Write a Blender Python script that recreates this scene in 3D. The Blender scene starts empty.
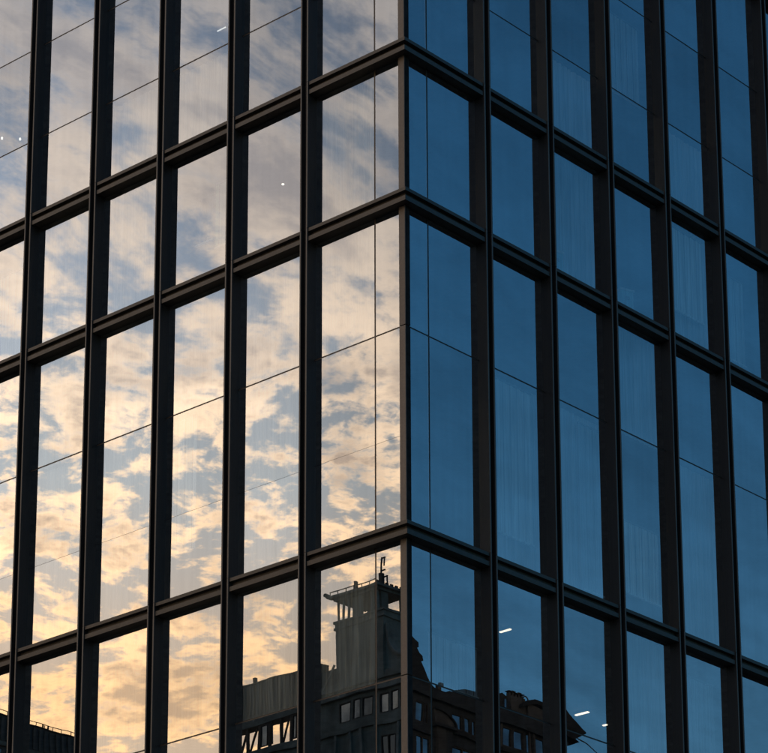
import bpy, math, random
from mathutils import Matrix, Vector
random.seed(7)
R = math.radians
sc = bpy.context.scene
col = sc.collection

# ------------------------------------------------------------------ camera
EYE = 1.6
PITCH, YAW, ROLL = 0.265810486, 0.680184268, -0.0199539093
fw = Vector((-math.sin(YAW) * math.cos(PITCH), math.cos(YAW) * math.cos(PITCH), math.sin(PITCH)))
rt = Vector((math.cos(YAW), math.sin(YAW), 0))
up = rt.cross(fw)
r2 = rt * math.cos(ROLL) + up * math.sin(ROLL)
u2 = -rt * math.sin(ROLL) + up * math.cos(ROLL)
cam = bpy.data.cameras.new('camera')
cam.sensor_fit = 'HORIZONTAL'
cam.sensor_width = 36
cam.lens = 2770.12566 * 36 / 768
cam.shift_x = -171.529 / 768
cam.shift_y = 445.711 / 768
cam.clip_start = 0.1
cam.clip_end = 6000
co = bpy.data.objects.new('camera', cam)
col.objects.link(co)
m = Matrix((r2, u2, -fw)).transposed().to_4x4()
m.translation = (34.2503855, -37.8662918, EYE)
co.matrix_world = m
sc.camera = co
Z0 = EYE + 19.7161066          # height of the third transom's lower edge above the ground

# ------------------------------------------------------------------ world
SUN_AZ, SUN_EL = R(213), R(3.2)           # mathematical azimuth of the setting sun
w = bpy.data.worlds.new('World')
sc.world = w
w.use_nodes = True
nt = w.node_tree
nt.nodes.clear()


class G:
    """small helper for writing node graphs"""
    def __init__(s, tree):
        s.t = tree

    def n(s, typ, **kw):
        x = s.t.nodes.new(typ)
        for k, v in kw.items():
            setattr(x, k, v)
        return x

    def put(s, node, i, v):
        if hasattr(v, 'is_output') or hasattr(v, 'links'):
            s.t.links.new(v, node.inputs[i])
        else:
            node.inputs[i].default_value = v

    def math(s, op, a, b=0.0, c=0.0, clamp=False):
        x = s.n('ShaderNodeMath', operation=op, use_clamp=clamp)
        s.put(x, 0, a)
        s.put(x, 1, b)
        s.put(x, 2, c)
        return x.outputs[0]

    def vmath(s, op, a, b=None, out=0):
        x = s.n('ShaderNodeVectorMath', operation=op)
        s.put(x, 0, a)
        if b is not None:
            s.put(x, 3 if op == 'SCALE' else 1, b)
        return x.outputs[out]

    def rng(s, v, a, b, c=0.0, d=1.0, smooth=True):
        x = s.n('ShaderNodeMapRange', interpolation_type='SMOOTHSTEP' if smooth else 'LINEAR')
        for i, q in enumerate((v, a, b, c, d)):
            s.put(x, i, q)
        return x.outputs[0]

    def mix(s, f, a, b, typ='MIX'):
        x = s.n('ShaderNodeMix', data_type='RGBA', blend_type=typ)
        s.put(x, 0, f)
        s.put(x, 6, a)
        s.put(x, 7, b)
        return x.outputs[2]

    def noise(s, vec, scale, detail=5.0, rough=0.55, dist=0.0, out=0):
        x = s.n('ShaderNodeTexNoise', noise_dimensions='3D')
        s.put(x, 'Vector', vec)
        s.put(x, 'Scale', scale)
        s.put(x, 'Detail', detail)
        s.put(x, 'Roughness', rough)
        s.put(x, 'Distortion', dist)
        return x.outputs[out]

    def ramp(s, v, stops):
        x = s.n('ShaderNodeValToRGB')
        e = x.color_ramp.elements
        while len(e) < len(stops):
            e.new(0.5)
        for q, (pos, c) in zip(e, stops):
            q.position = pos
            q.color = (*c, 1)
        s.put(x, 0, v)
        return x.outputs[0]

    def xyz(s, x_, y_, z_):
        x = s.n('ShaderNodeCombineXYZ')
        for i, q in enumerate((x_, y_, z_)):
            s.put(x, i, q)
        return x.outputs[0]


g = G(nt)
tc = g.n('ShaderNodeTexCoord')
d = g.vmath('NORMALIZE', tc.outputs['Generated'])
sep = g.n('ShaderNodeSeparateXYZ')
nt.links.new(d, sep.inputs[0])
dx, dy, dz = sep.outputs
el = g.math('ARCSINE', dz)                                    # elevation, radians
sky = g.n('ShaderNodeTexSky', sky_type='NISHITA')
sky.sun_disc = False
sky.sun_elevation = SUN_EL
sky.sun_rotation = R(90) - SUN_AZ
sky.air_density = 1.0
sky.dust_density = 0.6
sky.ozone_density = 3.0
base = g.mix(1.0, sky.outputs[0], (0.074, 0.128, 0.139, 1), 'MULTIPLY')
base = g.mix(g.rng(el, R(27), R(12)), base, (0.026, 0.030, 0.028, 1), 'ADD')      # paler towards the horizon
# a sheet of high cloud, seen in true perspective (plane above the viewer)
zc = g.math('ADD', g.math('MAXIMUM', dz, 0.0), 0.10)
px = g.math('DIVIDE', dx, zc)
py = g.math('DIVIDE', dy, zc)
ca, sa = math.cos(SUN_AZ), math.sin(SUN_AZ)
toward = g.math('ADD', g.math('MULTIPLY', dx, ca), g.math('MULTIPLY', dy, sa))   # -1 .. 1, towards the sunset
pr = g.math('ADD', g.math('MULTIPLY', px, ca), g.math('MULTIPLY', py, sa))
pt = g.math('ADD', g.math('MULTIPLY', px, -sa), g.math('MULTIPLY', py, ca))
pv = g.xyz(pr, pt, 0.3)
warp = g.noise(pv, 5.0, 2.0, 0.5, out=1)
wv = g.vmath('SUBTRACT', warp, (0.5, 0.5, 0.5))
pw = g.vmath('ADD', pv, g.vmath('SCALE', wv, 0.05))
# lower down: broken altocumulus, small cells gathered into fields
field = g.noise(pw, 7.0, 3.0, 0.5)
cell = g.noise(pw, 30.0, 8.0, 0.62)
puff = g.math('ADD', g.math('MULTIPLY', field, 0.60), g.math('MULTIPLY', cell, 0.72))
# higher up: a soft streaked sheet
st = g.xyz(g.math('ADD', g.math('MULTIPLY', pr, 3.4), g.math('MULTIPLY', pt, 3.4)),
           g.math('ADD', g.math('MULTIPLY', pt, 8.0), g.math('MULTIPLY', pr, -8.5)), 1.7)
streak = g.noise(g.vmath('ADD', st, g.vmath('SCALE', wv, 0.8)), 1.6, 7.0, 0.61)
hi = g.rng(el, R(21.5), R(29))
tex = g.mix(hi, g.math('SUBTRACT', puff, 0.148), g.math('ADD', g.math('ADD', g.math('MULTIPLY', streak, 0.62), g.math('MULTIPLY', cell, 0.22)), 0.115))
base = g.vmath('SCALE', base, g.rng(streak, 0.32, 0.72, 0.90, 1.13))            # faint wisps all over
sunny = g.rng(toward, -0.55, 0.85)
low = g.rng(el, R(32), R(18), smooth=False)
cov = g.math('ADD', tex, g.rng(toward, -0.75, 0.70, -0.34, 0.0))
mask = g.mix(hi, g.rng(cov, 0.45, 0.57), g.rng(cov, 0.435, 0.59))
thick = g.rng(g.math('ADD', cov, g.math('MULTIPLY', g.math('SUBTRACT', g.noise(pw, 11.0, 5.0, 0.55), 0.5), 0.7)), 0.50, 0.74)
lit = g.ramp(low, [(0.0, (0.54, 0.49, 0.46)), (0.35, (0.80, 0.65, 0.52)), (0.62, (1.0, 0.725, 0.48)), (1.0, (1.0, 0.60, 0.28))])
lit = g.vmath('SCALE', lit, g.rng(low, 0.3, 0.7, 1.0, 1.5))
dark = g.ramp(low, [(0.0, (0.30, 0.30, 0.33)), (0.45, (0.45, 0.39, 0.36)), (1.0, (0.60, 0.40, 0.25))])
cloud = g.mix(g.math('MULTIPLY', thick, 0.9), lit, dark)
veil = g.ramp(low, [(0.0, (0.19, 0.23, 0.30)), (0.4, (0.27, 0.30, 0.345)), (0.7, (0.41, 0.41, 0.395)), (1.0, (0.60, 0.42, 0.27))])
gap = g.mix(g.math('MULTIPLY', sunny, 0.9), base, veil)
# the glow around the place where the sun stands behind the cloud
sunv = (math.cos(SUN_AZ) * math.cos(R(21)), math.sin(SUN_AZ) * math.cos(R(21)), math.sin(R(21)))
near = g.rng(g.vmath('DOT_PRODUCT', d, sunv, out=1), 0.960, 0.998)
cloud = g.vmath('SCALE', cloud, g.rng(near, 0.0, 1.0, 1.0, 1.45, smooth=False))
gap = g.vmath('SCALE', gap, g.rng(near, 0.0, 1.0, 1.0, 2.0, smooth=False))
cloud = g.mix(sunny, g.mix(0.5, base, (0.16, 0.17, 0.19, 1)), cloud)
above = g.rng(el, R(0), R(3))
skyc = g.mix(g.math('MULTIPLY', mask, above), gap, cloud)
bg = g.n('ShaderNodeBackground')
nt.links.new(skyc, bg.inputs[0])
bg.inputs[1].default_value = 1.42
wo = g.n('ShaderNodeOutputWorld')
nt.links.new(bg.outputs[0], wo.inputs[0])

# ------------------------------------------------------------------ sun (veiled, about to set)
sl = bpy.data.lights.new('sun', 'SUN')
sl.energy = 0.05
sl.angle = R(12)
sl.color = (1.0, 0.72, 0.45)
so = bpy.data.objects.new('sun', sl)
col.objects.link(so)
sd = Vector((math.cos(SUN_AZ) * math.cos(SUN_EL), math.sin(SUN_AZ) * math.cos(SUN_EL), math.sin(SUN_EL)))
so.rotation_euler = (-sd).to_track_quat('-Z', 'Y').to_euler()
so.location = sd * 300

vs = sc.view_settings
vs.view_transform = 'Standard'
vs.look = 'None'
vs.gamma = 1
vs.exposure = 0
vs.use_curve_mapping = False


# ------------------------------------------------------------------ materials
def new_mat(name):
    mt = bpy.data.materials.new(name)
    mt.use_nodes = True
    mt.node_tree.nodes.clear()
    return mt, G(mt.node_tree)


def finish(mt, gg, sh):
    o = gg.n('ShaderNodeOutputMaterial')
    mt.node_tree.links.new(sh, o.inputs[0])
    return mt


def principled(gg, **kw):
    b = gg.n('ShaderNodeBsdfPrincipled')
    for k, v in kw.items():
        gg.put(b, k.replace('_', ' '), v)
    return b.outputs[0]


def metal(name, c, rough=0.5, metallic=0.35, var=0.25, stripe=True):
    mt, gg = new_mat(name)
    t = gg.n('ShaderNodeTexCoord')
    info = gg.n('ShaderNodeObjectInfo')
    pos = gg.vmath('ADD', t.outputs['Object'], gg.vmath('SCALE', (7.0, 13.0, 5.0), info.outputs['Random']))
    n1 = gg.noise(gg.vmath('MULTIPLY', pos, (9.0, 9.0, 0.7)), 1.0, 5.0, 0.6)       # run-off streaks
    n2 = gg.noise(pos, 26.0, 4.0, 0.6)
    k = gg.math('ADD', gg.rng(n1, 0.3, 0.7, 1 - var, 1 + var),
                gg.math('ADD', gg.rng(n2, 0.3, 0.7, -0.10, 0.10),
                        gg.math('MULTIPLY', gg.math('SUBTRACT', info.outputs['Random'], 0.5), 0.18)))
    cc = gg.vmath('SCALE', c, k)
    return finish(mt, gg, principled(gg, Base_Color=cc, Roughness=gg.rng(n1, 0.3, 0.7, rough - .06, rough + .08),
                                     Metallic=metallic))


def stone(name, c, scale=1.2, var=0.3):
    mt, gg = new_mat(name)
    t = gg.n('ShaderNodeTexCoord')
    n1 = gg.noise(t.outputs['Object'], scale, 6.0, 0.6)
    n2 = gg.noise(gg.vmath('MULTIPLY', t.outputs['Object'], (3.0, 3.0, 0.25)), 1.0, 4.0, 0.6)
    k = gg.math('MULTIPLY', gg.rng(n1, 0.3, 0.7, 1 - var, 1 + var), gg.rng(n2, 0.3, 0.7, 0.78, 1.15))
    bp = gg.n('ShaderNodeBump')
    gg.put(bp, 'Height', n1)
    bp.inputs['Strength'].default_value = 0.3
    bp.inputs['Distance'].default_value = 0.02
    return finish(mt, gg, principled(gg, Base_Color=gg.vmath('SCALE', c, k), Roughness=0.85, Specular_IOR_Level=0.12, Normal=bp.outputs[0]))


def coated_glass():
    mt, gg = new_mat('coated_glass')
    t = gg.n('ShaderNodeTexCoord')
    info = gg.n('ShaderNodeObjectInfo')
    geo = gg.n('ShaderNodeNewGeometry')
    pos = gg.vmath('ADD', t.outputs['Object'], gg.vmath('SCALE', (31.0, 17.0, 23.0), info.outputs['Random']))
    wv = gg.noise(gg.vmath('MULTIPLY', pos, (1.0, 1.0, 0.8)), 1.1, 1.5, 0.45, out=1)   # slow warp of the sealed units
    off = gg.vmath('SCALE', gg.vmath('SUBTRACT', wv, (0.5, 0.5, 0.5)), 0.0026)
    nrm = gg.vmath('NORMALIZE', gg.vmath('ADD', geo.outputs['Normal'], off))
    grime = gg.noise(gg.vmath('MULTIPLY', pos, (7.0, 7.0, 0.35)), 1.0, 4.0, 0.6)
    gl = gg.n('ShaderNodeBsdfGlossy', distribution='GGX')
    gg.put(gl, 'Color', (0.93, 0.96, 1.0, 1))
    gg.put(gl, 'Roughness', 0.0)
    gg.put(gl, 'Normal', nrm)
    tr = gg.n('ShaderNodeBsdfTransparent')
    gg.put(tr, 'Color', (0.88, 0.93, 0.93, 1))
    mx = gg.n('ShaderNodeMixShader')
    gg.put(mx, 0, gg.math('ADD', gg.rng(grime, 0.3, 0.7, 0.455, 0.485), gg.math('MULTIPLY', gg.math('SUBTRACT', info.outputs['Random'], 0.5), 0.08)))
    gg.put(mx, 1, tr.outputs[0])
    gg.put(mx, 2, gl.outputs[0])
    df = gg.n('ShaderNodeBsdfDiffuse')
    gg.put(df, 'Color', (0.5, 0.5, 0.5, 1))
    m2 = gg.n('ShaderNodeMixShader')
    gg.put(m2, 0, gg.rng(grime, 0.45, 0.8, 0.002, 0.012))
    gg.put(m2, 1, mx.outputs[0])
    gg.put(m2, 2, df.outputs[0])
    return finish(mt, gg, m2.outputs[0])


def clear_glass():
    mt, gg = new_mat('inner_glass')
    tr = gg.n('ShaderNodeBsdfTransparent')
    gg.put(tr, 'Color', (0.95, 0.97, 0.97, 1))
    return finish(mt, gg, tr.outputs[0])


def house_glass(name='window_glass', tint=(0.62, 0.78, 0.9), lo=0.16, hi_=0.42):
    mt, gg = new_mat(name)
    t = gg.n('ShaderNodeTexCoord')
    n = gg.noise(t.outputs['Object'], 0.9, 2.0, 0.5)
    df = gg.n('ShaderNodeBsdfDiffuse')
    gg.put(df, 0, (0.02, 0.022, 0.024, 1))
    gl = gg.n('ShaderNodeBsdfGlossy')
    gg.put(gl, 'Roughness', 0.04)
    mx = gg.n('ShaderNodeMixShader')
    gg.put(gl, 'Color', (*tint, 1))
    gg.put(mx, 0, gg.rng(n, 0.35, 0.65, lo, hi_))
    gg.put(mx, 1, df.outputs[0])
    gg.put(mx, 2, gl.outputs[0])
    return finish(mt, gg, mx.outputs[0])


def emitter(name, c, s):
    mt, gg = new_mat(name)
    e = gg.n('ShaderNodeEmission')
    gg.put(e, 0, (*c, 1))
    gg.put(e, 1, s)
    return finish(mt, gg, e.outputs[0])


def fabric(name, c):
    mt, gg = new_mat(name)
    t = gg.n('ShaderNodeTexCoord')
    n = gg.noise(gg.vmath('MULTIPLY', t.outputs['Object'], (14.0, 14.0, 0.6)), 1.0, 3.0, 0.6)
    df = gg.n('ShaderNodeBsdfDiffuse')
    gg.put(df, 0, gg.vmath('SCALE', c, gg.rng(n, 0.3, 0.7, 0.6, 1.15)))
    tl = gg.n('ShaderNodeBsdfTranslucent')
    gg.put(tl, 0, (*c, 1))
    mx = gg.n('ShaderNodeMixShader')
    gg.put(mx, 0, 0.3)
    gg.put(mx, 1, df.outputs[0])
    gg.put(mx, 2, tl.outputs[0])
    return finish(mt, gg, mx.outputs[0])


M = {
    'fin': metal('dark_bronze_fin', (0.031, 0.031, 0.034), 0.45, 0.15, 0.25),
    'lip': metal('lit_fin_lip', (0.125, 0.120, 0.116), 0.5, 0.2, 0.2),  # light caught by the lip edges, put in as a paler colour
    'slate': stone('blue_slate', (0.012, 0.016, 0.022), 3.0),
    'dstone': stone('dark_blue_stone', (0.017, 0.024, 0.034)),  # stone and slate coloured dark blue to cancel the warm sunset light
    'dstone2': stone('grey_dressed_stone', (0.040, 0.046, 0.054)),
    'transom': metal('dark_bronze_transom', (0.066, 0.062, 0.058), 0.5, 0.15, 0.25),
    'post': metal('bronze_corner_post', (0.140, 0.125, 0.116), 0.5, 0.15, 0.10),
    'post_side': stone('dark_post_side', (0.03, 0.03, 0.032), 6.0),  # darker tone for the corner post's right side and back
    'joint': metal('brown_gasket', (0.050, 0.040, 0.034), 0.45, 0.0, 0.2),
    'glass': coated_glass(),
    'inner': clear_glass(),
    'slab': stone('floor_slab_concrete', (0.30, 0.29, 0.28)),
    'core': stone('core_plaster', (0.22, 0.22, 0.22)),
    'wall': stone('rear_wall_panel', (0.10, 0.10, 0.10)),
    'stone': stone('grey_stone', (0.20, 0.19, 0.165)),
    'stone2': stone('pale_stone', (0.24, 0.225, 0.20)),
    'roof': stone('slate_roof', (0.045, 0.047, 0.052), 3.0),
    'clad': metal('zinc_cladding', (0.085, 0.085, 0.085), 0.6, 0.2, 0.3),
    'iron': metal('dark_iron', (0.02, 0.02, 0.02), 0.6, 0.2, 0.2),
    'hglass': house_glass(),
    'bglass': house_glass('sky_tinted_window_glass', (0.10, 0.34, 0.70), 0.35, 0.6),  # blue of the reflected sky put into the pane tint
    'asphalt': stone('asphalt', (0.05, 0.05, 0.05), 4.0),
    'paving': stone('paving_stone', (0.22, 0.21, 0.20), 2.0),
    'lamp': emitter('lamp_glow', (1.0, 0.80, 0.58), 2.6),
    'faint': emitter('faint_lamp_glow', (1.0, 0.95, 0.88), 1.3),
    'spot': emitter('downlight_glow', (1.0, 0.90, 0.74), 2.6),
    'sheer': fabric('sheer_fabric', (0.80, 0.78, 0.74)),
    'blind': fabric('blind_fabric', (0.70, 0.74, 0.78)),
    'white': fabric('white_fabric', (0.95, 0.95, 0.93)),
    'greyb': fabric('grey_fabric', (0.10, 0.08, 0.10)),
    'greenb': fabric('green_fabric', (0.62, 0.74, 0.60)),
    'cyan': fabric('cyan_card', (0.45, 0.78, 0.85)),
}


# ------------------------------------------------------------------ mesh helpers
def mesh(name, v, f, mats, idx=None):
    me = bpy.data.meshes.new(name)
    me.from_pydata(v, [], f)
    for x in mats:
        me.materials.append(x)
    if idx:
        for pgn, i in zip(me.polygons, idx):
            pgn.material_index = i
    me.update()
    return me


def link(name, me, parent=None, loc=(0, 0, 0), rz=0.0, rot=None):
    o = bpy.data.objects.new(name, me)
    col.objects.link(o)
    o.location = loc
    o.rotation_euler = rot if rot else (0, 0, rz)
    if parent is not None:
        o.parent = parent
    return o


def thing(o, label, cat, group=None):
    o['label'] = label
    o['category'] = cat
    if group:
        o['group'] = group
    return o


def empty(name, loc=(0, 0, 0)):
    return link(name, None, loc=loc)


def boxdata(x0, x1, y0, y1, z0, z1):
    v = [(x, y, z) for z in (z0, z1) for y in (y0, y1) for x in (x0, x1)]
    f = [(0, 2, 3, 1), (4, 5, 7, 6), (0, 1, 5, 4), (2, 6, 7, 3), (0, 4, 6, 2), (1, 3, 7, 5)]
    return v, f


def boxes(name, lst, mat, parent=None, loc=(0, 0, 0), rz=0.0):
    V, F = [], []
    for b in lst:
        v, f = boxdata(*b)
        n = len(V)
        V += v
        F += [tuple(i + n for i in q) for q in f]
    return link(name, mesh(name, V, F, [mat]), parent, loc, rz)


def prism(poly, lo, hi, axis, flip=False):
    """extrude a 2-D outline; axis 'z': (x,y)->z ; axis 'y': (x,z)->y ; axis 'x': (y,z)->x"""
    def P(a, b, c):
        return {'z': (a, b, c), 'y': (a, c, b), 'x': (c, a, b)}[axis]
    n = len(poly)
    v = [P(a, b, lo) for a, b in poly] + [P(a, b, hi) for a, b in poly]
    f = [tuple(range(n))[::-1], tuple(range(n, 2 * n))]
    f += [(i, (i + 1) % n, (i + 1) % n + n, i + n) for i in range(n)]
    if flip:
        f = [q[::-1] for q in f]
    return v, f


def prisms(name, lst, mat, parent=None, loc=(0, 0, 0)):
    V, F = [], []
    for v, f in lst:
        n = len(V)
        V += v
        F += [tuple(i + n for i in q) for q in f]
    me = mesh(name, V, F, [mat])
    import bmesh
    bm = bmesh.new()
    bm.from_mesh(me)
    bmesh.ops.recalc_face_normals(bm, faces=bm.faces)
    bm.to_mesh(me)
    bm.free()
    return link(name, me, parent, loc)


# ------------------------------------------------------------------ ground
g0 = boxes('ground', [(-3000, 3000, -3000, 3000, -0.5, 0.0)], M['asphalt'])
g0['kind'] = 'structure'
pv_ = boxes('pavement', [(-26, 5, -5, 26, 0.004, 0.13)], M['paving'])
pv_['kind'] = 'structure'

# ------------------------------------------------------------------ the glass tower
T = {'top': 25.3, 'T0': 18.05, 'T1': 10.6093, 'T2': 7.2, 'T3': 0.0, 'T4': -7.3, 'T5': -10.7, 'T6': -18.0}
LV = [Z0 + T[k] for k in ('top', 'T0', 'T1', 'T2', 'T3', 'T4', 'T5', 'T6')]      # transom lower edges
TH = 0.29                                                                         # transom height
BASE = 0.13
# (lower bound z, upper bound z, main joints, hairline joints on the left face)
BAYS = []
for i, (hi_, lo_) in enumerate(zip(LV, LV[1:] + [BASE - TH])):
    BAYS.append([lo_ + TH, hi_, [], []])
BAYS[0][2] = [Z0 + 20.39, Z0 + 22.81]
BAYS[1][2] = [Z0 + 12.95, Z0 + 15.37]
BAYS[3][2] = [Z0 + 4.56]
BAYS[3][3] = [Z0 + 2.21]
BAYS[4][2] = [Z0 - 2.82]
BAYS[6][2] = [Z0 - 13.4]
NF = 10
FW = 0.22
A_, S_, B_, T_ = 2.55459956, 2.22146503, 2.30072599, 2.12353427
FC = {'L': [-(A_ + 0.0875) - i * S_ for i in range(NF)], 'R': [B_ + 0.0875 + i * T_ for i in range(NF)]}
RZ = {'L': 0.0, 'R': R(90)}


def W(side, u, v, z):
    """facade coordinates (u along the face, v outwards) to world"""
    return (u, -v, z) if side == 'L' else (v, u, z)


tower = empty('glass_tower', (-9, 9, BASE))
thing(tower, 'dark framed glass office tower corner mirroring sunset clouds and blue sky', 'building')
OFF = Vector((9, -9, -BASE))
cache = {}


def tpart(name, me, loc, rz=0.0, rot=None):
    return link(name, me, tower, Vector(loc) + OFF, rz, rot)


def pane_mesh(wd, ht, th=0.03):
    k = ('pane', round(wd, 4), round(ht, 4))
    if k not in cache:
        v, f = boxdata(-wd / 2, wd / 2, 0, th, -ht / 2, ht / 2)
        # faces: bottom, top, front(-y), back(+y), left, right
        cache[k] = mesh('glass_pane', v, f, [M['glass'], M['inner'], M['joint']], [2, 2, 0, 1, 2, 2])
    return cache[k]


def bar_mesh(wd, ht, th, mat, nm):
    k = (nm, round(wd, 4), round(ht, 4), th)
    if k not in cache:
        v, f = boxdata(-wd / 2, wd / 2, 0, th, -ht / 2, ht / 2)
        cache[k] = mesh(nm, v, f, [mat])
    return cache[k]


# fins: a box with a channel cut into its nose, chamfered lips
c_ = 0.006
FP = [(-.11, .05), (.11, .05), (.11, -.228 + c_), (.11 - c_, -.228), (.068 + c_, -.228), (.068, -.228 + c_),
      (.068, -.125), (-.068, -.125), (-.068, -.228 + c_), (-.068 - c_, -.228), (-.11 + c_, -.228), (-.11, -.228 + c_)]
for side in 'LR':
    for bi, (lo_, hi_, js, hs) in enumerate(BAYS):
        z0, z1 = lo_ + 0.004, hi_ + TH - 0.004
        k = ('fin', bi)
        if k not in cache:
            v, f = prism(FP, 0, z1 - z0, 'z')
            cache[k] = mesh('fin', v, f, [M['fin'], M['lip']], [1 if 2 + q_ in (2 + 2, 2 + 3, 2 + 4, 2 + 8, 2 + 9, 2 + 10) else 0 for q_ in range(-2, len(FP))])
        for c in FC[side]:
            tpart('fin', cache[k], W(side, c, 0, z0), RZ[side])

# transoms: a channel on its side, mitred at the corner of the tower
TP = [(-.05, 0), (.20, 0), (.20, .10), (.105, .10), (.105, .215), (.20, .215), (.20, TH), (-.05, TH)]


def transom_mesh(u0, u1, mit0=0.0, mit1=0.0):
    k = ('tr', round(u0, 4), round(u1, 4), mit0, mit1)
    if k not in cache:
        n = len(TP)
        v = [(u0 + mit0 * a, -a, z) for a, z in TP] + [(u1 + mit1 * a, -a, z) for a, z in TP]
        f = [tuple(range(n)), tuple(range(n, 2 * n))[::-1]]
        f += [(i, i + n, (i + 1) % n + n, (i + 1) % n) for i in range(n)]
        cache[k] = mesh('transom', v, f, [M['transom']])
    return cache[k]


h = FW / 2 + 0.002
for side in 'LR':
    cs = FC[side]
    for z in LV:
        for a, b in zip(cs, cs[1:]):
            wd = abs(b - a) - 2 * h
            tpart('transom', transom_mesh(-wd / 2, wd / 2), W(side, (a + b) / 2, 0, z), RZ[side])
        if side == 'L':
            tpart('transom', transom_mesh(cs[0] + h, -0.0015, 0, 1.0), W('L', 0, 0, z))
        else:
            tpart('transom', transom_mesh(0.0015, cs[0] - h, -1.0, 0), W('R', 0, 0, z), RZ['R'])

# corner post in lengths, with open joints at the pane joints
PX0, PX1, PY0, PY1 = -.133, .033, -.033, .113
e_ = 0.012
PP = [(PX0, PY0), (PX1 - e_, PY0), (PX1 - e_ * .3, PY0 + e_ * .3), (PX1, PY0 + e_), (PX1, PY1), (-.05, PY1), (-.05, .05), (PX0, .05)]
for lo_, hi_, js, hs in BAYS:
    zs = [lo_ + .002] + sorted(js) + [hi_ - .002]
    for z0, z1 in zip(zs, zs[1:]):
        b0 = .011 if z0 in js else 0
        b1 = .011 if z1 in js else 0
        v, f = prism(PP, z0 + b0, z1 - b1, 'z')
        tpart('corner_post', mesh('corner_post', v, f, [M['post'], M['post_side']], [0, 0, 0, 0, 0, 1, 1, 1, 1, 1]), (0, 0, 0))
v, f = prism([(PX0 + .02, PY0 + .03), (PX1 - .03, PY0 + .03), (PX1 - .03, PY1 - .02), (-.045, PY1 - .02), (-.045, .045), (PX0 + .02, .045)], BASE, LV[0] + TH, 'z')
tpart('post_core', mesh('post_core', v, f, [M['joint']]), (0, 0, 0))

# panes and the gaskets between them
PG = 0.003
LOWV, LOWF, LOWI = [], [], []        # glazing of the lowest storeys, far below the view, as one piece
for side in 'LR':
    cs = FC[side]
    sg = -1 if side == 'L' else 1
    spans = [(min(a, b) + h, max(a, b) - h) for a, b in zip(cs, cs[1:])]
    if side == 'L':
        J = -.822
        corner = [(cs[0] + h, J - .020), (J + .020, PX0 - PG)]
    else:
        J = .70
        corner = [(PY1 + PG, J - .020), (J + .020, cs[0] - h)]
    for bi, (lo_, hi_, js, hs) in enumerate(BAYS):
        cuts = [(z, .017) for z in js] + ([(z, .003) for z in hs] if side == 'L' else [])
        cuts.sort()
        edges = [lo_ + PG]
        for z, k in cuts:
            edges += [z - k, z + k]
        edges.append(hi_ - PG)
        rows = list(zip(edges[0::2], edges[1::2]))
        for u0, u1 in spans + corner:
            for z0, z1 in rows:
                sg_ = R(0.012) if bi == 4 and max(abs(u0), abs(u1)) < 6 else R(0.032)
                t1, t2 = random.gauss(0, sg_), random.gauss(0, sg_)
                rot = Matrix.Rotation(RZ[side], 3, 'Z') @ Matrix.Rotation(t1, 3, 'Z') @ Matrix.Rotation(t2, 3, 'X')
                if bi >= 6:
                    v, f = boxdata(u0, u1, 0, .03, z0, z1)
                    n = len(LOWV)
                    LOWV += [tuple(Vector(W(side, a, -b, c)) + OFF) for a, b, c in v]
                    LOWF += [tuple(i + n for i in q) for q in (f if side == 'L' else f)]
                    LOWI += [2, 2, 0, 1, 2, 2]
                    continue
                tpart('glass_pane', pane_mesh(u1 - u0, z1 - z0), W(side, (u0 + u1) / 2, 0, (z0 + z1) / 2), rot=rot.to_euler())
            for z, k in cuts:
                tpart('gasket', bar_mesh(u1 - u0, 2 * k, .02, M['joint'], 'gasket'), W(side, (u0 + u1) / 2, -.006, z), RZ[side])
        tpart('gasket', bar_mesh(.040, hi_ - lo_ - .004, .025, M['joint'], 'gasket'), W(side, J, -.004, (lo_ + hi_) / 2), RZ[side])

lg = link('lower_glazing', mesh('lower_glazing', LOWV, LOWF, [M['glass'], M['inner'], M['joint']], LOWI), tower)
lg['kind'] = 'stuff'
XE, YE = FC['L'][-1] - .112, FC['R'][-1] + .112
for z in LV + [BASE]:
    b = boxdata(XE + .02, -.08, .08, YE - .02, z + (.02 if z != BASE else .0), z + .25)
    tpart('floor_slab', mesh('floor_slab', *b, [M['slab']]), (0, 0, 0))
for zlo, zhi in zip([BASE + .25] + [z + .25 for z in LV[::-1]], [z + .02 for z in LV[::-1]]):
    b = boxdata(XE + .4, -9, 9, YE - .4, zlo + .002, zhi - .002)
    tpart('core_wall', mesh('core_wall', *b, [M['core']]), (0, 0, 0))
for b in ((XE - .3, XE, -.1, YE, BASE, LV[0] + .6), (XE - .3, .1, YE, YE + .3, BASE, LV[0] + .6)):
    v, f = boxdata(*b)
    tpart('rear_wall', mesh('rear_wall', v, f, [M['wall']]), (0, 0, 0))


# ------------------------------------------------------------------ things inside the tower
def curtain_mesh(wd, ht, pitch, depth, mat):
    k = ('cur', round(wd, 3), round(ht, 3), pitch)
    if k not in cache:
        n = max(4, int(wd / pitch))
        V, F = [], []
        rr = random.Random(int(wd * 1000) + int(ht * 100))
        for i in range(n + 1):
            x = -wd / 2 + wd * i / n + rr.uniform(-.2, .2) * pitch * (0 < i < n)
            y = depth * (i % 2) * rr.uniform(.5, 1.2)
            V += [(x, y, 0), (x, y, ht)]
        F = [(2 * i, 2 * i + 2, 2 * i + 3, 2 * i + 1) for i in range(n)]
        m0 = len(V)                                  # the same sheet again, 3 mm back, so it has thickness
        V += [(x, y + .003, z) for x, y, z in V]
        F += [tuple(m0 + q for q in fc[::-1]) for fc in F]
        cache[k] = mesh('curtain', V, F, [mat])
    return cache[k]


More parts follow.
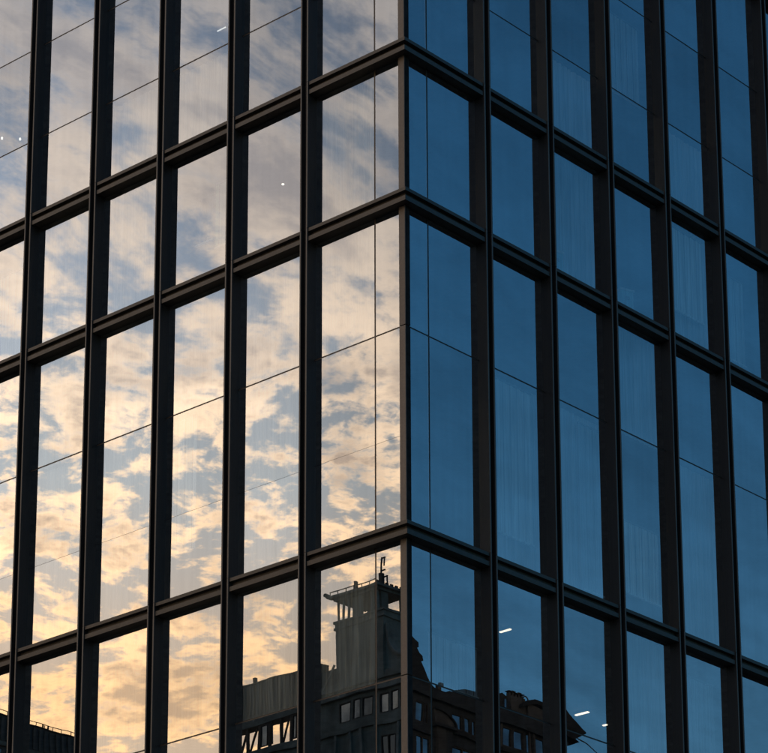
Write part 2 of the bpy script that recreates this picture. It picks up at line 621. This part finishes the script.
def curtain(side, bay, col_i, part, label, group, mat='sheer', depth=.05, pitch=.085, inset=.16, top=0.0, length=None):
    lo_, hi_, js, hs = BAYS[bay]
    cs = FC[side]
    if col_i == 0:
        u0, u1 = (cs[0] + h, -.84) if side == 'L' else (.72, cs[0] - h)
    else:
        a, b = cs[col_i - 1], cs[col_i]
        u0, u1 = min(a, b) + h, max(a, b) - h
    zs = [lo_] + sorted(js) + [hi_]
    z0, z1 = zs[part], zs[part + 1]
    z1 -= .05 + top
    z0 = z0 + .05 if length is None else z1 - length
    o = link('curtain', curtain_mesh(u1 - u0 - .16, z1 - z0, pitch, depth, M[mat]),
             None, W(side, (u0 + u1) / 2, -inset, z0), RZ[side])
    thing(o, label, 'curtain', group)
    return o


GL = 'sheer curtains hung behind the sunset panes'
GR = 'sheer curtains hung behind the blue panes'
WH = {1: 'lower pane of the three pane storey', 2: 'single pane of the shorter storey', 30: 'tall lower pane of the middle storey',
      31: 'upper pane of the middle storey', 41: 'pane just under the lowest transom'}


def where(bay, part, ci):
    k = bay * 10 + part if bay in (3, 4) else bay
    return WH[k] + (' beside the corner post' if ci == 0 else '')


for bay, ci, pt_ in ((2, 0, 0), (2, 3, 0), (2, 4, 0), (3, 0, 1), (3, 1, 0), (3, 1, 1), (3, 2, 1), (3, 3, 0), (3, 3, 1),
                     (3, 4, 0), (3, 4, 1), (1, 2, 0), (1, 3, 0), (4, 1, 1), (4, 2, 1), (4, 3, 1), (4, 0, 1)):
    curtain('L', bay, ci, pt_, 'pale sheer curtain behind sunset glass, ' + where(bay, pt_, ci), GL)
for bay, ci, pt_ in ((2, 2, 0), (2, 4, 0), (3, 1, 0), (3, 2, 0), (3, 3, 1), (3, 4, 0), (1, 2, 0), (1, 4, 0), (4, 3, 1)):
    curtain('R', bay, ci, pt_, 'pale sheer curtain behind blue glass, ' + where(bay, pt_, ci), GR, 'blind')



def blind(side, bay, ci, part, fu0, fu1, fz0, fz1, label, inset=.14, mat='blind'):
    lo_, hi_, js, hs = BAYS[bay]
    cs = FC[side]
    if ci == 0:
        u0, u1 = (cs[0] + h, -.84) if side == 'L' else (.72, cs[0] - h)
    else:
        a, b = cs[ci - 1], cs[ci]
        u0, u1 = min(a, b) + h, max(a, b) - h
    zs = [lo_] + sorted(js) + [hi_]
    z0, z1 = zs[part], zs[part + 1]
    wd, ht = u1 - u0, z1 - z0
    o = link('window_blind', None, None, W(side, u0 + wd * (fu0 + fu1) / 2, -inset, z0 + ht * fz0), RZ[side])
    bw, bh = wd * (fu1 - fu0), ht * (fz1 - fz0)
    n = max(3, int(bw / .11))
    sl_ = []
    for i in range(n):
        x0 = -bw / 2 + bw * i / n
        sl_.append((x0, x0 + bw / n * .86, (i % 2) * .012, (i % 2) * .012 + .004, .03, bh - .04))
    boxes('slats', sl_, M[mat], o)
    boxes('head_rail', [(-bw / 2, bw / 2, -.01, .03, bh - .038, bh)], M['core'], o)
    boxes('bottom_rail', [(-bw / 2, bw / 2, -.03, .02, -.01, .028)], M['white'], o)
    thing(o, label, 'blind')


blind('R', 3, 1, 0, .08, .80, .16, .97, 'tall pale vertical slat blind behind the blue pane nearest the corner bay', .07, 'white')
blind('R', 3, 3, 0, .05, .85, .12, .52, 'short pale blind low in a blue pane of the middle storey', .07, 'white')
blind('R', 2, 4, 0, .10, .82, .25, .93, 'pale square blind filling most of a blue pane in the shorter storey', .07, 'white')
blind('R', 2, 5, 0, .05, .60, .10, .80, 'narrow pale blind beside the square one in the shorter storey', .12)
blind('R', 3, 2, 0, .55, .95, .05, .95, 'narrow full height blind at one side of a tall blue pane', .12)
blind('R', 4, 0, 1, .03, .97, .02, .40, 'low wide pale blind standing in for a reflection above the mirrored parapet in the corner bay', .12)  # blind added to imitate a pale reflection in this pane
blind('R', 4, 4, 1, .10, .90, .05, .85, 'large pale blind in a blue pane below the lowest transom', .3)
blind('R', 1, 3, 1, .15, .85, .05, .90, 'pale blind high in the middle pane of the three pane storey', .2)
blind('L', 2, 2, 0, .36, .64, .30, .66, 'small grey blind standing in for a lit partition, half way up a pane of the shorter storey', .12, 'greyb')  # this blind and the next stand in for a lit partition inside
blind('L', 2, 2, 0, .66, .97, .22, .72, 'pale green blind standing in for a lit partition, beside the small grey one in the shorter storey', .12, 'greenb')
blind('L', 2, 5, 0, .40, .95, .05, .75, 'pale blind behind sunset glass of the shorter storey far from the corner', .07, 'white')
blind('L', 3, 2, 0, .10, .45, .25, .98, 'tall narrow pale blind behind glowing puffy clouds', .07, 'white')

for bay_, ci_, fu, lab in ((2, 2, .12, 'small pale cyan storage box standing on the floor inside the shorter storey'),
                           (2, 3, .30, 'low pale box behind blue glass in the shorter storey')):
    cs = FC['R']
    u0 = cs[ci_ - 1] + h
    o = empty('storage_box', W('R', u0 + fu * T_ + .2, -.24, BAYS[bay_][0] - TH + .252))
    o.rotation_euler = (0, 0, R(70))
    boxes('body', [(-.17, .17, -.13, .13, 0, .66)], M['cyan'], o)
    boxes('lid', [(-.19, .19, -.15, .15, .662, .71)], M['white'], o)
    boxes('handle', [(-.06, .06, -.152, -.132, .45, .52)], M['core'], o)
    thing(o, lab, 'box')

LG = 'linear ceiling lights on one office floor'


def ceiling_light(x0, x1, y, z, wd, label, group=None, mat='lamp'):
    o = empty('ceiling_light', ((x0 + x1) / 2, y, z))
    hl = (x1 - x0) / 2
    a = boxes('housing', [(-hl - .02, hl + .02, -wd / 2 - .02, wd / 2 + .02, -.05, 0)], M['core'], o)
    boxes('tube', [(-hl, hl, -wd / 2, wd / 2, -.075, -.052)], M[mat], o)
    thing(o, label, 'light', group)


zc3 = LV[4] + .02
ceiling_light(-2.20, -1.90, 5.42, zc3, .05, 'lit linear ceiling light behind the second pane from the corner post', LG)
ceiling_light(-4.75, -4.36, 11.18, zc3, .07, 'large lit linear ceiling light above the reflected roof tip', LG)
ceiling_light(-4.78, -4.67, 12.27, zc3, .06, 'small lit ceiling light right beside a fin near reflected roof tip', LG)
ceiling_light(-4.98, -4.86, 14.0, zc3, .05, 'small faint ceiling light alone in a plain blue pane', LG)


def downlight(x, y, z, r, label):
    o = empty('downlight', (x, y, z))
    n = 16
    for nm, ra, z0, z1, mt in (('ring', r * 1.35, -.04, 0, M['core']), ('bulb', r, -.06, -.042, M['spot'])):
        v, f = prism([(ra * math.cos(q * 2 * math.pi / n), ra * math.sin(q * 2 * math.pi / n)) for q in range(n)], z0, z1, 'z')
        link(nm, mesh(nm, v, f, [mt]), o)
    thing(o, label, 'light', None)


downlight(-5.67, 2.2, LV[2] + .02, .03, 'single bright round downlight in the shorter storey')
for x, y in ((-16.33, 2.8), (-16.02, 3.13)):
    o = empty('pendant_lamp', (x, y, Z0 + 15.87))
    boxes('rod', [(-.01, .01, -.01, .01, .05, LV[1] + .02 - Z0 - 15.87)], M['iron'], o)
    v, f = prism([(.024 * math.cos(q * math.pi / 6), .024 * math.sin(q * math.pi / 6)) for q in range(12)], 0, .05, 'z')
    link('bulb', mesh('bulb', v, f, [M['spot']]), o)
    thing(o, 'small glowing pendant lamp of a close pair high behind the cloud reflections', 'light', 'pair of pendant lamps')
ceiling_light(-9.06, -8.84, 3.41, LV[3] + .02, .05, 'tiny lit ceiling light under the lower of the two close transoms', None, 'faint')
ceiling_light(-11.1, -10.8, 5.28, LV[1] + .02, .02, 'thin slanted strip light high up behind cloudy glass', None, 'faint')

# ------------------------------------------------------------------ buildings across the two streets (seen mirrored in the glass)
FY = -55.0


def window(parent, x0, x1, z0, z1, face, at, mull=1, depth=.10, glass='hglass'):
    """window set into a wall; face 'y' looks to +y at y=at, face 'x' looks to -x at x=at"""
    fr = .045
    bars = [(x0, x1, z0, z0 + fr), (x0, x1, z1 - fr, z1), (x0, x0 + fr, z0 + fr, z1 - fr), (x1 - fr, x1, z0 + fr, z1 - fr)]
    for i in range(mull):
        c = x0 + (x1 - x0) * (i + 1) / (mull + 1)
        bars.append((c - .025, c + .025, z0 + fr, z1 - fr))
    if face == 'y':
        bl = [(a, b, at - depth + .01, at - depth + .07, c, d_) for a, b, c, d_ in bars]
        gl = [(x0 + .01, x1 - .01, at - depth - .02, at - depth + .005, z0 + .01, z1 - .01)]
    else:
        bl = [(at + depth - .07, at + depth - .01, a, b, c, d_) for a, b, c, d_ in bars]
        gl = [(at + depth - .005, at + depth + .02, x0 + .01, x1 - .01, z0 + .01, z1 - .01)]
    o = boxes('window', bl, M['iron'], parent)
    boxes('window_pane', gl, M[glass], o)
    return o


def punched_wall(name, parent, u0, u1, z0, z1, holes, face, at, thick, mat):
    """wall with real openings, cut on a grid; holes: (u0,u1,z0,z1)"""
    us = sorted({u0, u1} | {q for hh in holes for q in hh[:2]})
    zs = sorted({z0, z1} | {q for hh in holes for q in hh[2:]})
    bl = []
    for za, zb in zip(zs, zs[1:]):
        run = None
        for ua, ub in zip(us, us[1:]):
            mu, mz = (ua + ub) / 2, (za + zb) / 2
            if any(a < mu < b and c < mz < d_ for a, b, c, d_ in holes):
                if run:
                    bl.append(run + (za, zb))
                run = None
            else:
                run = (run[0], ub) if run else (ua, ub)
        if run:
            bl.append(run + (za, zb))
    if face == 'y':
        bl = [(a, b, at - thick, at, c, d_) for a, b, c, d_ in bl]
    else:
        bl = [(at, at + thick, a, b, c, d_) for a, b, c, d_ in bl]
    return boxes(name, bl, mat, parent)


# --- building with the lantern tower -------------------------------------------------
bA = empty('stone_building', (0, 0, 0))
thing(bA, 'grey stone building with a square lantern tower, mirrored beside the corner post', 'building')
holesA = [(-54.15, -53.35, 41.5, 42.5), (-53.2, -52.65, 41.5, 42.5), (-52.55, -51.85, 41.5, 42.5), (-51.55, -51.0, 41.6, 42.55),
          (-50.9, -50.35, 41.6, 42.55), (-50.25, -49.7, 41.6, 42.55), (-51.4, -50.5, 39.0, 40.4), (-49.4, -48.6, 41.6, 42.55)]
for fl in range(6):
    for k in range(10):
        x = -60.9 + k * 1.6
        z = 37.0 - fl * 3.6
        holesA.append((x, x + .8, z, z + 1.9))
punched_wall('wall', bA, -55.45, -44, 0.0, 43.0, [q for q in holesA if q[0] > -55.4], 'y', FY, .5, M['stone'])
punched_wall('wall', bA, -62.0, -55.452, 0.0, 41.35, [q for q in holesA if q[0] < -55.5 and q[1] < -55.5], 'y', FY, .5, M['stone'])
for q in holesA:
    if q[1] < -55.5 or q[0] > -55.4:
        window(bA, *q, 'y', FY, 0 if q[3] > 41 else 1, .06)
boxes('wall', [(-55.45, -44, FY - 14, FY - .9, 0, 42.95), (-62, -55.452, FY - 14, FY - .9, 0, 40.2)], M['stone'], bA)
# cornice and string courses
boxes('cornice', [(-55.5, -44, FY + .002, FY + .22, 42.72, 42.98)], M['stone2'], bA)
boxes('cornice', [(-55.47, -44, FY + .002, FY + .14, 43.18, 43.30)], M['stone'], bA)
boxes('cornice', [(-62, -44, FY + .002, FY + .14, 40.95, 41.15)], M['stone'], bA)
boxes('parapet', [(-55.45, -44, FY - .5, FY, 43.003, 43.6)], M['stone'], bA)
for x in (-54.35, -53.28, -52.6, -51.7, -50.3, -48.9):
    boxes('pilaster', [(x - .07, x + .07, FY + .003, FY + .12, 38.5, 40.94)], M['stone2'], bA)
# loggia of the left wing: the sky shows through it
for k, x in enumerate((-61.9, -61.2, -60.55, -59.75, -59.0, -58.2, -57.5, -57.0, -56.35, -55.7)):
    boxes('pillar', [(x - .055, x + .055, FY - .2, FY - .05, 41.352, 42.65)], M['iron'], bA)
for x0, x1 in ((-61.1, -60.65), (-60.45, -60.0), (-58.15, -57.75), (-56.9, -56.5)):
    v, f = prism([(x0, 41.4), (x0 + .09, 41.4), (x1 + .09, 42.6), (x1, 42.6)], FY - .2, FY - .12, 'y')
    prisms('brace', [(v, f)], M['iron'], bA)
for x0, x1 in ((-59.65, -59.1), (-58.9, -58.75), (-57.4, -57.1)):
    window(bA, x0, x1, 41.45, 42.6, 'y', FY, 0)
boxes('roof_beam', [(-62, -55.47, FY - .7, FY, 42.652, 43.0)], M['stone'], bA)
boxes('roof_screen', [(-62, -55.47, FY - .6, FY - .08, 43.002, 44.84)], M['clad'], bA)
random.seed(3)
x = -61.95
while x < -55.6:
    wd = random.uniform(.05, .11)
    boxes('seam', [(x, x + wd, FY - .079, FY - .08 + random.uniform(.03, .1), 43.25, 44.80)], M['clad'], bA)
    x += wd + random.uniform(.05, .16)
boxes('coping', [(-62.02, -55.46, FY - .62, FY + .02, 44.842, 44.9)], M['iron'], bA)
boxes('flue', [(-60.3, -60.14, FY - .4, FY - .25, 44.902, 45.3)], M['iron'], bA)
boxes('brace', [(-55.46, -55.36, FY - .3, FY - .2, 43.61, 44.6)], M['iron'], bA)
v, f = prism([(-55.5, 43.05), (-55.42, 43.02), (-54.42, 44.5), (-54.5, 44.55)], FY + .03, FY + .09, 'y')
prisms('brace', [(v, f)], M['stone2'], bA)
boxes('roof', [(-55.45, -54.4, FY - 3.4, FY - .1, 43.61, 44.4)], M['roof'], bA)
# lantern tower
tx0, tx1, ty0, ty1 = -54.38, -51.24, FY - 3.3, FY
boxes('tower_shaft', [(tx0, tx1, ty0, ty1 + .03, 43.003, 46.3)], M['stone'], bA)
boxes('tower_cornice', [(tx0 - .08, tx1 + .08, ty0 - .08, ty1 + .11, 46.302, 46.42), (tx0 - .03, tx1 + .03, ty0 - .03, ty1 + .06, 46.42, 46.62),
                        (tx0 - .10, tx1 + .10, ty0 - .10, ty1 + .13, 46.62, 46.74)], M['stone'], bA)
for z in (43.9, 44.6, 45.3, 45.95):
    boxes('string_course', [(tx0 - .004, tx1 + .004, ty0 + .1, ty1 + .036, z, z + .035)], M['stone'], bA)
lx0, lx1, ly0, ly1 = tx0 + .05, tx1 - .45, ty0 + 1.35, ty1 - .05
zb, zt = 46.742, 47.86
for x in (lx0, lx0 + .33, lx0 + .66):
    boxes('column', [(x, x + .085, ly1 - .085, ly1, zb, zt)], M['stone'], bA)
boxes('lantern_wall', [(lx0 + .95, lx0 + 1.35, ly1 - .3, ly1, zb, zt)], M['stone'], bA)
boxes('lantern_wall', [(lx0 + 1.35, lx1 - .5, ly1 - .9, ly1 - .6, zb, zt)], M['roof'], bA)  # shade of the recess put in with the darker slate colour
boxes('column', [(lx0 + 1.36, lx0 + 1.47, ly1 - .14, ly1, zb, zt)], M['stone2'], bA)
boxes('column', [(lx1 - .52, lx1 - .40, ly1 - .14, ly1, zb, zt)], M['stone2'], bA)
boxes('column', [(lx1 - .12, lx1, ly1 - .14, ly1, zb, zt)], M['stone2'], bA)
boxes('lantern_wall', [(lx1 - .3, lx1, ly1 - .75, ly1 - .3, zb, zt)], M['stone'], bA)
boxes('column', [(lx1 - .16, lx1, ly0, ly0 + .22, zb, zt)], M['stone'], bA)
boxes('lantern_sill', [(lx1 - .12, lx1 + .02, ly0 + .22, ly1 - .75, zb, zb + .12)], M['stone'], bA)
boxes('canopy', [(lx0 - .12, lx1 + .12, ly0 - .12, ly1 + .12, zt + .002, zt + .14), (lx0 - .3, lx1 + .3, ly0 - .3, ly1 + .3, zt + .14, zt + .26)], M['stone'], bA)
# upswept eave at the outer corner of the canopy
v, f = prism([(lx0 - .3, zt + .15), (lx0 - .28, zt + .27), (lx0 - .42, zt + .36), (lx0 - .55, zt + .50), (lx0 - .70, zt + .52), (lx0 - .74, zt + .40), (lx0 - .62, zt + .32), (lx0 - .48, zt + .20)], ly1 - .05, ly1 + .28, 'y')
prisms('eave_hook', [(v, f)], M['stone'], bA)
rails = []
for y in (ly1 + .26,):
    rails.append((lx0 - .25, lx1 + .25, y - .02, y + .02, zt + .42, zt + .46))
    for i in range(7):
        x = lx0 - .22 + i * (lx1 - lx0 + .44) / 6
        rails.append((x - .015, x + .015, y - .015, y + .015, zt + .262, zt + .42))
for i in range(8):
    y = ly0 - .2 + i * (ly1 - ly0 + .4) / 7
    rails.append((lx1 + .2, lx1 + .27, y - .09, y + .09, zt + .262, zt + .38))
boxes('roof_rail', rails, M['iron'], bA)
boxes('roof_post', [(-53.30, -53.16, ly1 - .2, ly1 - .06, zt + .262, zt + .82)], M['iron'], bA)
boxes('mast', [(lx1 - .12, lx1 + .06, ly1 - .5, ly1 - .3, zt + .262, zt + .95), (lx1 - .06, lx1, ly1 - .42, ly1 - .36, zt + .95, zt + 1.75),
               (lx1 - .02, lx1 + .22, ly1 - .42, ly1 - .36, zt + 1.05, zt + 1.11), (lx1 + .02, lx1 + .18, ly1 - .42, ly1 - .36, zt + 1.68, zt + 1.74),
               (lx1 + .12, lx1 + .16, ly1 - .42, ly1 - .36, zt + 1.3, zt + 1.68), (lx1 + .06, lx1 + .3, ly1 - .5, ly1 - .44, zt + .72, zt + .78),
               (lx1 + .24, lx1 + .29, ly1 - .5, ly1 - .44, zt + .262, zt + .72)], M['iron'], bA)
# volute beside the shaft
vo = [(tx1 + .002, 43.61), (tx1 + .002, 45.9)]
for i in range(9):
    a = i / 8 * math.pi / 2
    vo.append((tx1 + .1 + 1.1 * (1 - math.cos(a)), 45.85 - 1.75 * math.sin(a)))
vo += [(tx1 + 1.6, 44.1), (tx1 + 1.6, 43.61)]
prisms('volute', [prism(vo, FY - .9, FY - .15, 'y')], M['stone'], bA)
vo2 = [(a + .0, b) for a, b in vo[2:11]] + [(a + .09, b + .07) for a, b in vo[2:11]][::-1]
prisms('volute_trim', [prism(vo2, FY - .148, FY - .02, 'y')], M['stone2'], bA)

# --- building across the other street ------------------------------------------------
BX = 50.0
bB = empty('stone_building', (0, 0, 0))
thing(bB, 'dark stone building with swept gable and attic windows mirrored in blue panes', 'building')
holesB = [(55.0, 55.3, 41.1, 42.0), (55.84, 56.46, 41.05, 42.0), (56.55, 56.75, 41.05, 42.0), (57.0, 57.55, 41.55, 42.05), (58.45, 59.15, 41.2, 42.02),
          (59.28, 59.78, 41.2, 42.02), (59.92, 60.25, 41.2, 42.02), (60.7, 61.4, 41.2, 42.02), (61.6, 62.0, 41.2, 42.02),
          (62.38, 63.05, 41.25, 42.25), (63.15, 63.85, 41.25, 42.25), (64.0, 64.5, 41.25, 42.5), (64.8, 65.6, 41.25, 42.25), (66.0, 66.7, 41.25, 42.25),
          (55.85, 56.85, 38.6, 40.35), (58.4, 60.0, 38.6, 40.3), (61.0, 62.0, 38.6, 40.3), (62.6, 63.8, 38.6, 40.3), (64.6, 65.9, 38.6, 40.3)]
for fl in range(6):
    for k in range(7):
        y = 55.6 + k * 1.7
        z = 35.6 - fl * 3.6
        holesB.append((y, y + .9, z, z + 1.9))
punched_wall('wall', bB, 53.0, 67.25, 0, 42.9, holesB, 'x', BX, .5, M['dstone'])
for q in holesB:
    window(bB, *q, 'x', BX, 1 if q[3] < 41 else 0, glass='bglass')
boxes('wall', [(BX + .9, BX + 13, 53, 67.25, 0, 42.85)], M['dstone'], bB)
boxes('cornice', [(BX - .2, BX - .002, 53, 67.3, 42.35, 42.55)], M['dstone'], bB)
boxes('cornice', [(BX - .16, BX - .002, 58.35, 62.1, 40.88, 41.08)], M['slate'], bB)
boxes('cornice', [(BX - .14, BX - .002, 62.2, 67.2, 40.9, 41.1)], M['slate'], bB)
boxes('cornice', [(BX - .12, BX - .002, 53.0, 56.95, 40.5, 40.64)], M['dstone'], bB)
# pediment with its pilaster
arch = [(57.0, 41.12)]
for i in range(9):
    a = math.pi / 2 * i / 8
    arch.append((57.0 + 1.35 * math.sin(a), 41.12 + .70 * math.cos(a)))
prisms('pediment', [prism(arch, BX - .22, BX - .003, 'x')], M['dstone2'], bB)
rim = [(a, b) for a, b in arch[1:]] + [(57.0 + (a - 57.0) * 1.07, 41.12 + (b - 41.12) * 1.1) for a, b in arch[1:]][::-1]
prisms('pediment_rim', [prism(rim, BX - .32, BX - .003, 'x')], M['slate'], bB)
boxes('pediment_sill', [(BX - .34, BX - .004, 56.95, 58.45, 40.98, 41.118)], M['dstone'], bB)
boxes('pilaster', [(BX - .2, BX - .005, 57.1, 57.75, 37.5, 40.978)], M['dstone2'], bB)
boxes('pilaster', [(BX - .14, BX - .005, 57.8, 58.25, 37.5, 40.978)], M['dstone'], bB)
for y in (62.15, 64.25, 64.62):
    boxes('pilaster', [(BX - .1, BX - .005, y - .06, y + .06, 41.11, 42.34)], M['dstone2'], bB)
# swept gable beside the corner
sw = [(53.0, 42.902), (53.0, 47.2), (54.6, 46.1), (55.62, 45.32), (55.95, 45.13), (56.22, 45.02), (56.24, 44.78), (56.12, 44.74), (56.28, 44.5), (56.44, 44.40),
      (56.46, 44.16), (56.30, 44.12), (56.45, 43.85), (56.70, 43.45), (57.0, 43.16), (57.35, 43.02), (57.9, 43.0), (58.4, 42.99), (58.4, 42.902)]
prisms('gable', [prism(sw, BX + .02, BX + 1.2, 'x')], M['slate'], bB)
boxes('parapet', [(BX + .01, BX + .5, 58.402, 67.25, 42.902, 43.12)], M['dstone'], bB)
prisms('roof', [prism([(58.45, 42.902), (58.6, 43.25), (60.2, 43.72), (62.3, 43.9), (62.3, 42.902)], BX + .7, BX + 3.0, 'x')], M['slate'], bB)
boxes('vent', [(BX + .3, BX + .45, 57.9, 58.15, 43.122, 43.45)], M['iron'], bB)
# roof clutter of the farther bay
prisms('dormer', [prism([(62.32, 43.122), (62.32, 43.95), (62.55, 44.05), (62.85, 43.95), (63.15, 43.62), (63.25, 43.122)], BX + .15, BX + .9, 'x')], M['slate'], bB)
boxes('skylight', [(BX + .12, BX + .148, 62.72, 62.86, 43.3, 43.75)], M['bglass'], bB)
boxes('chimney', [(BX + .2, BX + .8, 63.3, 64.4, 43.122, 44.12)], M['dstone2'], bB)
pots = []
for i in range(5):
    y = 63.3 + i * .24
    pots.append((BX + .3, BX + .5, y, y + .1, 44.122, 44.30 + .05 * (i % 2)))
    pots.append((BX + .25, BX + .55, y - .07, y + .2, 44.34 + .05 * (i % 2), 44.38 + .05 * (i % 2)))
boxes('chimney_pot', pots, M['iron'], bB)
ring = [(64.28 + .22 * math.cos(q * math.pi / 6), 44.0 + .24 * math.sin(q * math.pi / 6)) for q in range(12)]
ring2 = [(64.28 + .17 * math.cos(q * math.pi / 6), 44.0 + .19 * math.sin(q * math.pi / 6)) for q in range(12)]
prisms('dish_ring', [prism([ring[i], ring[(i + 1) % 12], ring2[(i + 1) % 12], ring2[i]], BX + .05, BX + .1, 'x') for i in range(12)], M['iron'], bB)
prisms('dormer_roof', [prism([(63.9, 43.55), (63.95, 43.75), (64.9, 44.22), (66.4, 44.3), (66.4, 44.1), (65.0, 43.98)], BX - .05, BX + 2.0, 'x')], M['slate'], bB)
boxes('dormer', [(BX + .1, BX + 1.6, 64.45, 66.3, 43.122, 43.9)], M['dstone2'], bB)
prisms('roof', [prism([(66.3, 43.122), (66.3, 44.35), (67.3, 43.8), (68.45, 43.16), (68.42, 43.08), (67.9, 42.82), (68.2, 42.70), (67.26, 42.86)], BX - .25, BX + 6, 'x')], M['slate'], bB)
cv = []
for i in range(9):
    q = i / 8
    cv.append((68.4 + 9 * q, 43.1 - 1.2 * q - .5 * math.sin(q * math.pi)))
prisms('cable', [prism([(a[0], a[1] - .02), (b[0], b[1] - .02), (b[0], b[1] + .02), (a[0], a[1] + .02)], BX + .1, BX + .14, 'x') for a, b in zip(cv, cv[1:])], M['iron'], bB)

# --- flat-roofed block at the far side of the square ----------------------------------
bC = empty('flat_roof_block', (0, 0, 0))
thing(bC, 'dark ribbed flat roofed block with roof railing, mirrored low beneath yellow clouds', 'building')
CX, ZC = -70.0, 43.5
holesC = []
boxes('wall', [(CX - 14, CX, -52.7, -34, 0, ZC)], M['clad'], bC)
for k in range(46):
    y = -52.6 + k * .4
    boxes('rib', [(CX + .002, CX + .09, y, y + .14, 42.25, ZC - .08)], M['clad'], bC)
for fl in range(10):
    z = 41.2 - fl * 3.4
    boxes('string_course', [(CX + .003, CX + .14, -52.7, -34, z + .75, z + .95)], M['stone'], bC)
    for k in range(15):
        y = -52.2 + k * 1.2
        o = boxes('window', [(CX + .004, CX + .06, y, y + .8, z - .9, z + .6)], M['iron'], bC)
        boxes('window_pane', [(CX + .061, CX + .08, y + .06, y + .74, z - .84, z + .54)], M['hglass'], o)
boxes('coping', [(CX - 14.05, CX + .08, -52.75, -33.95, ZC + .002, ZC + .06)], M['iron'], bC)
rl = [(CX - .12, CX - .09, -52.7, -34, ZC + .30, ZC + .33)]
for k in range(32):
    y = -52.6 + k * .6
    rl.append((CX - .12, CX - .09, y, y + .03, ZC + .062, ZC + .30))
boxes('railing', rl, M['iron'], bC)
for y in (-50.3, -50.7, -47.3, -47.05, -49.25, -49.1):
    boxes('flue', [(CX - .4, CX - .32, y, y + .07, ZC + .062, ZC + .42)], M['iron'], bC)
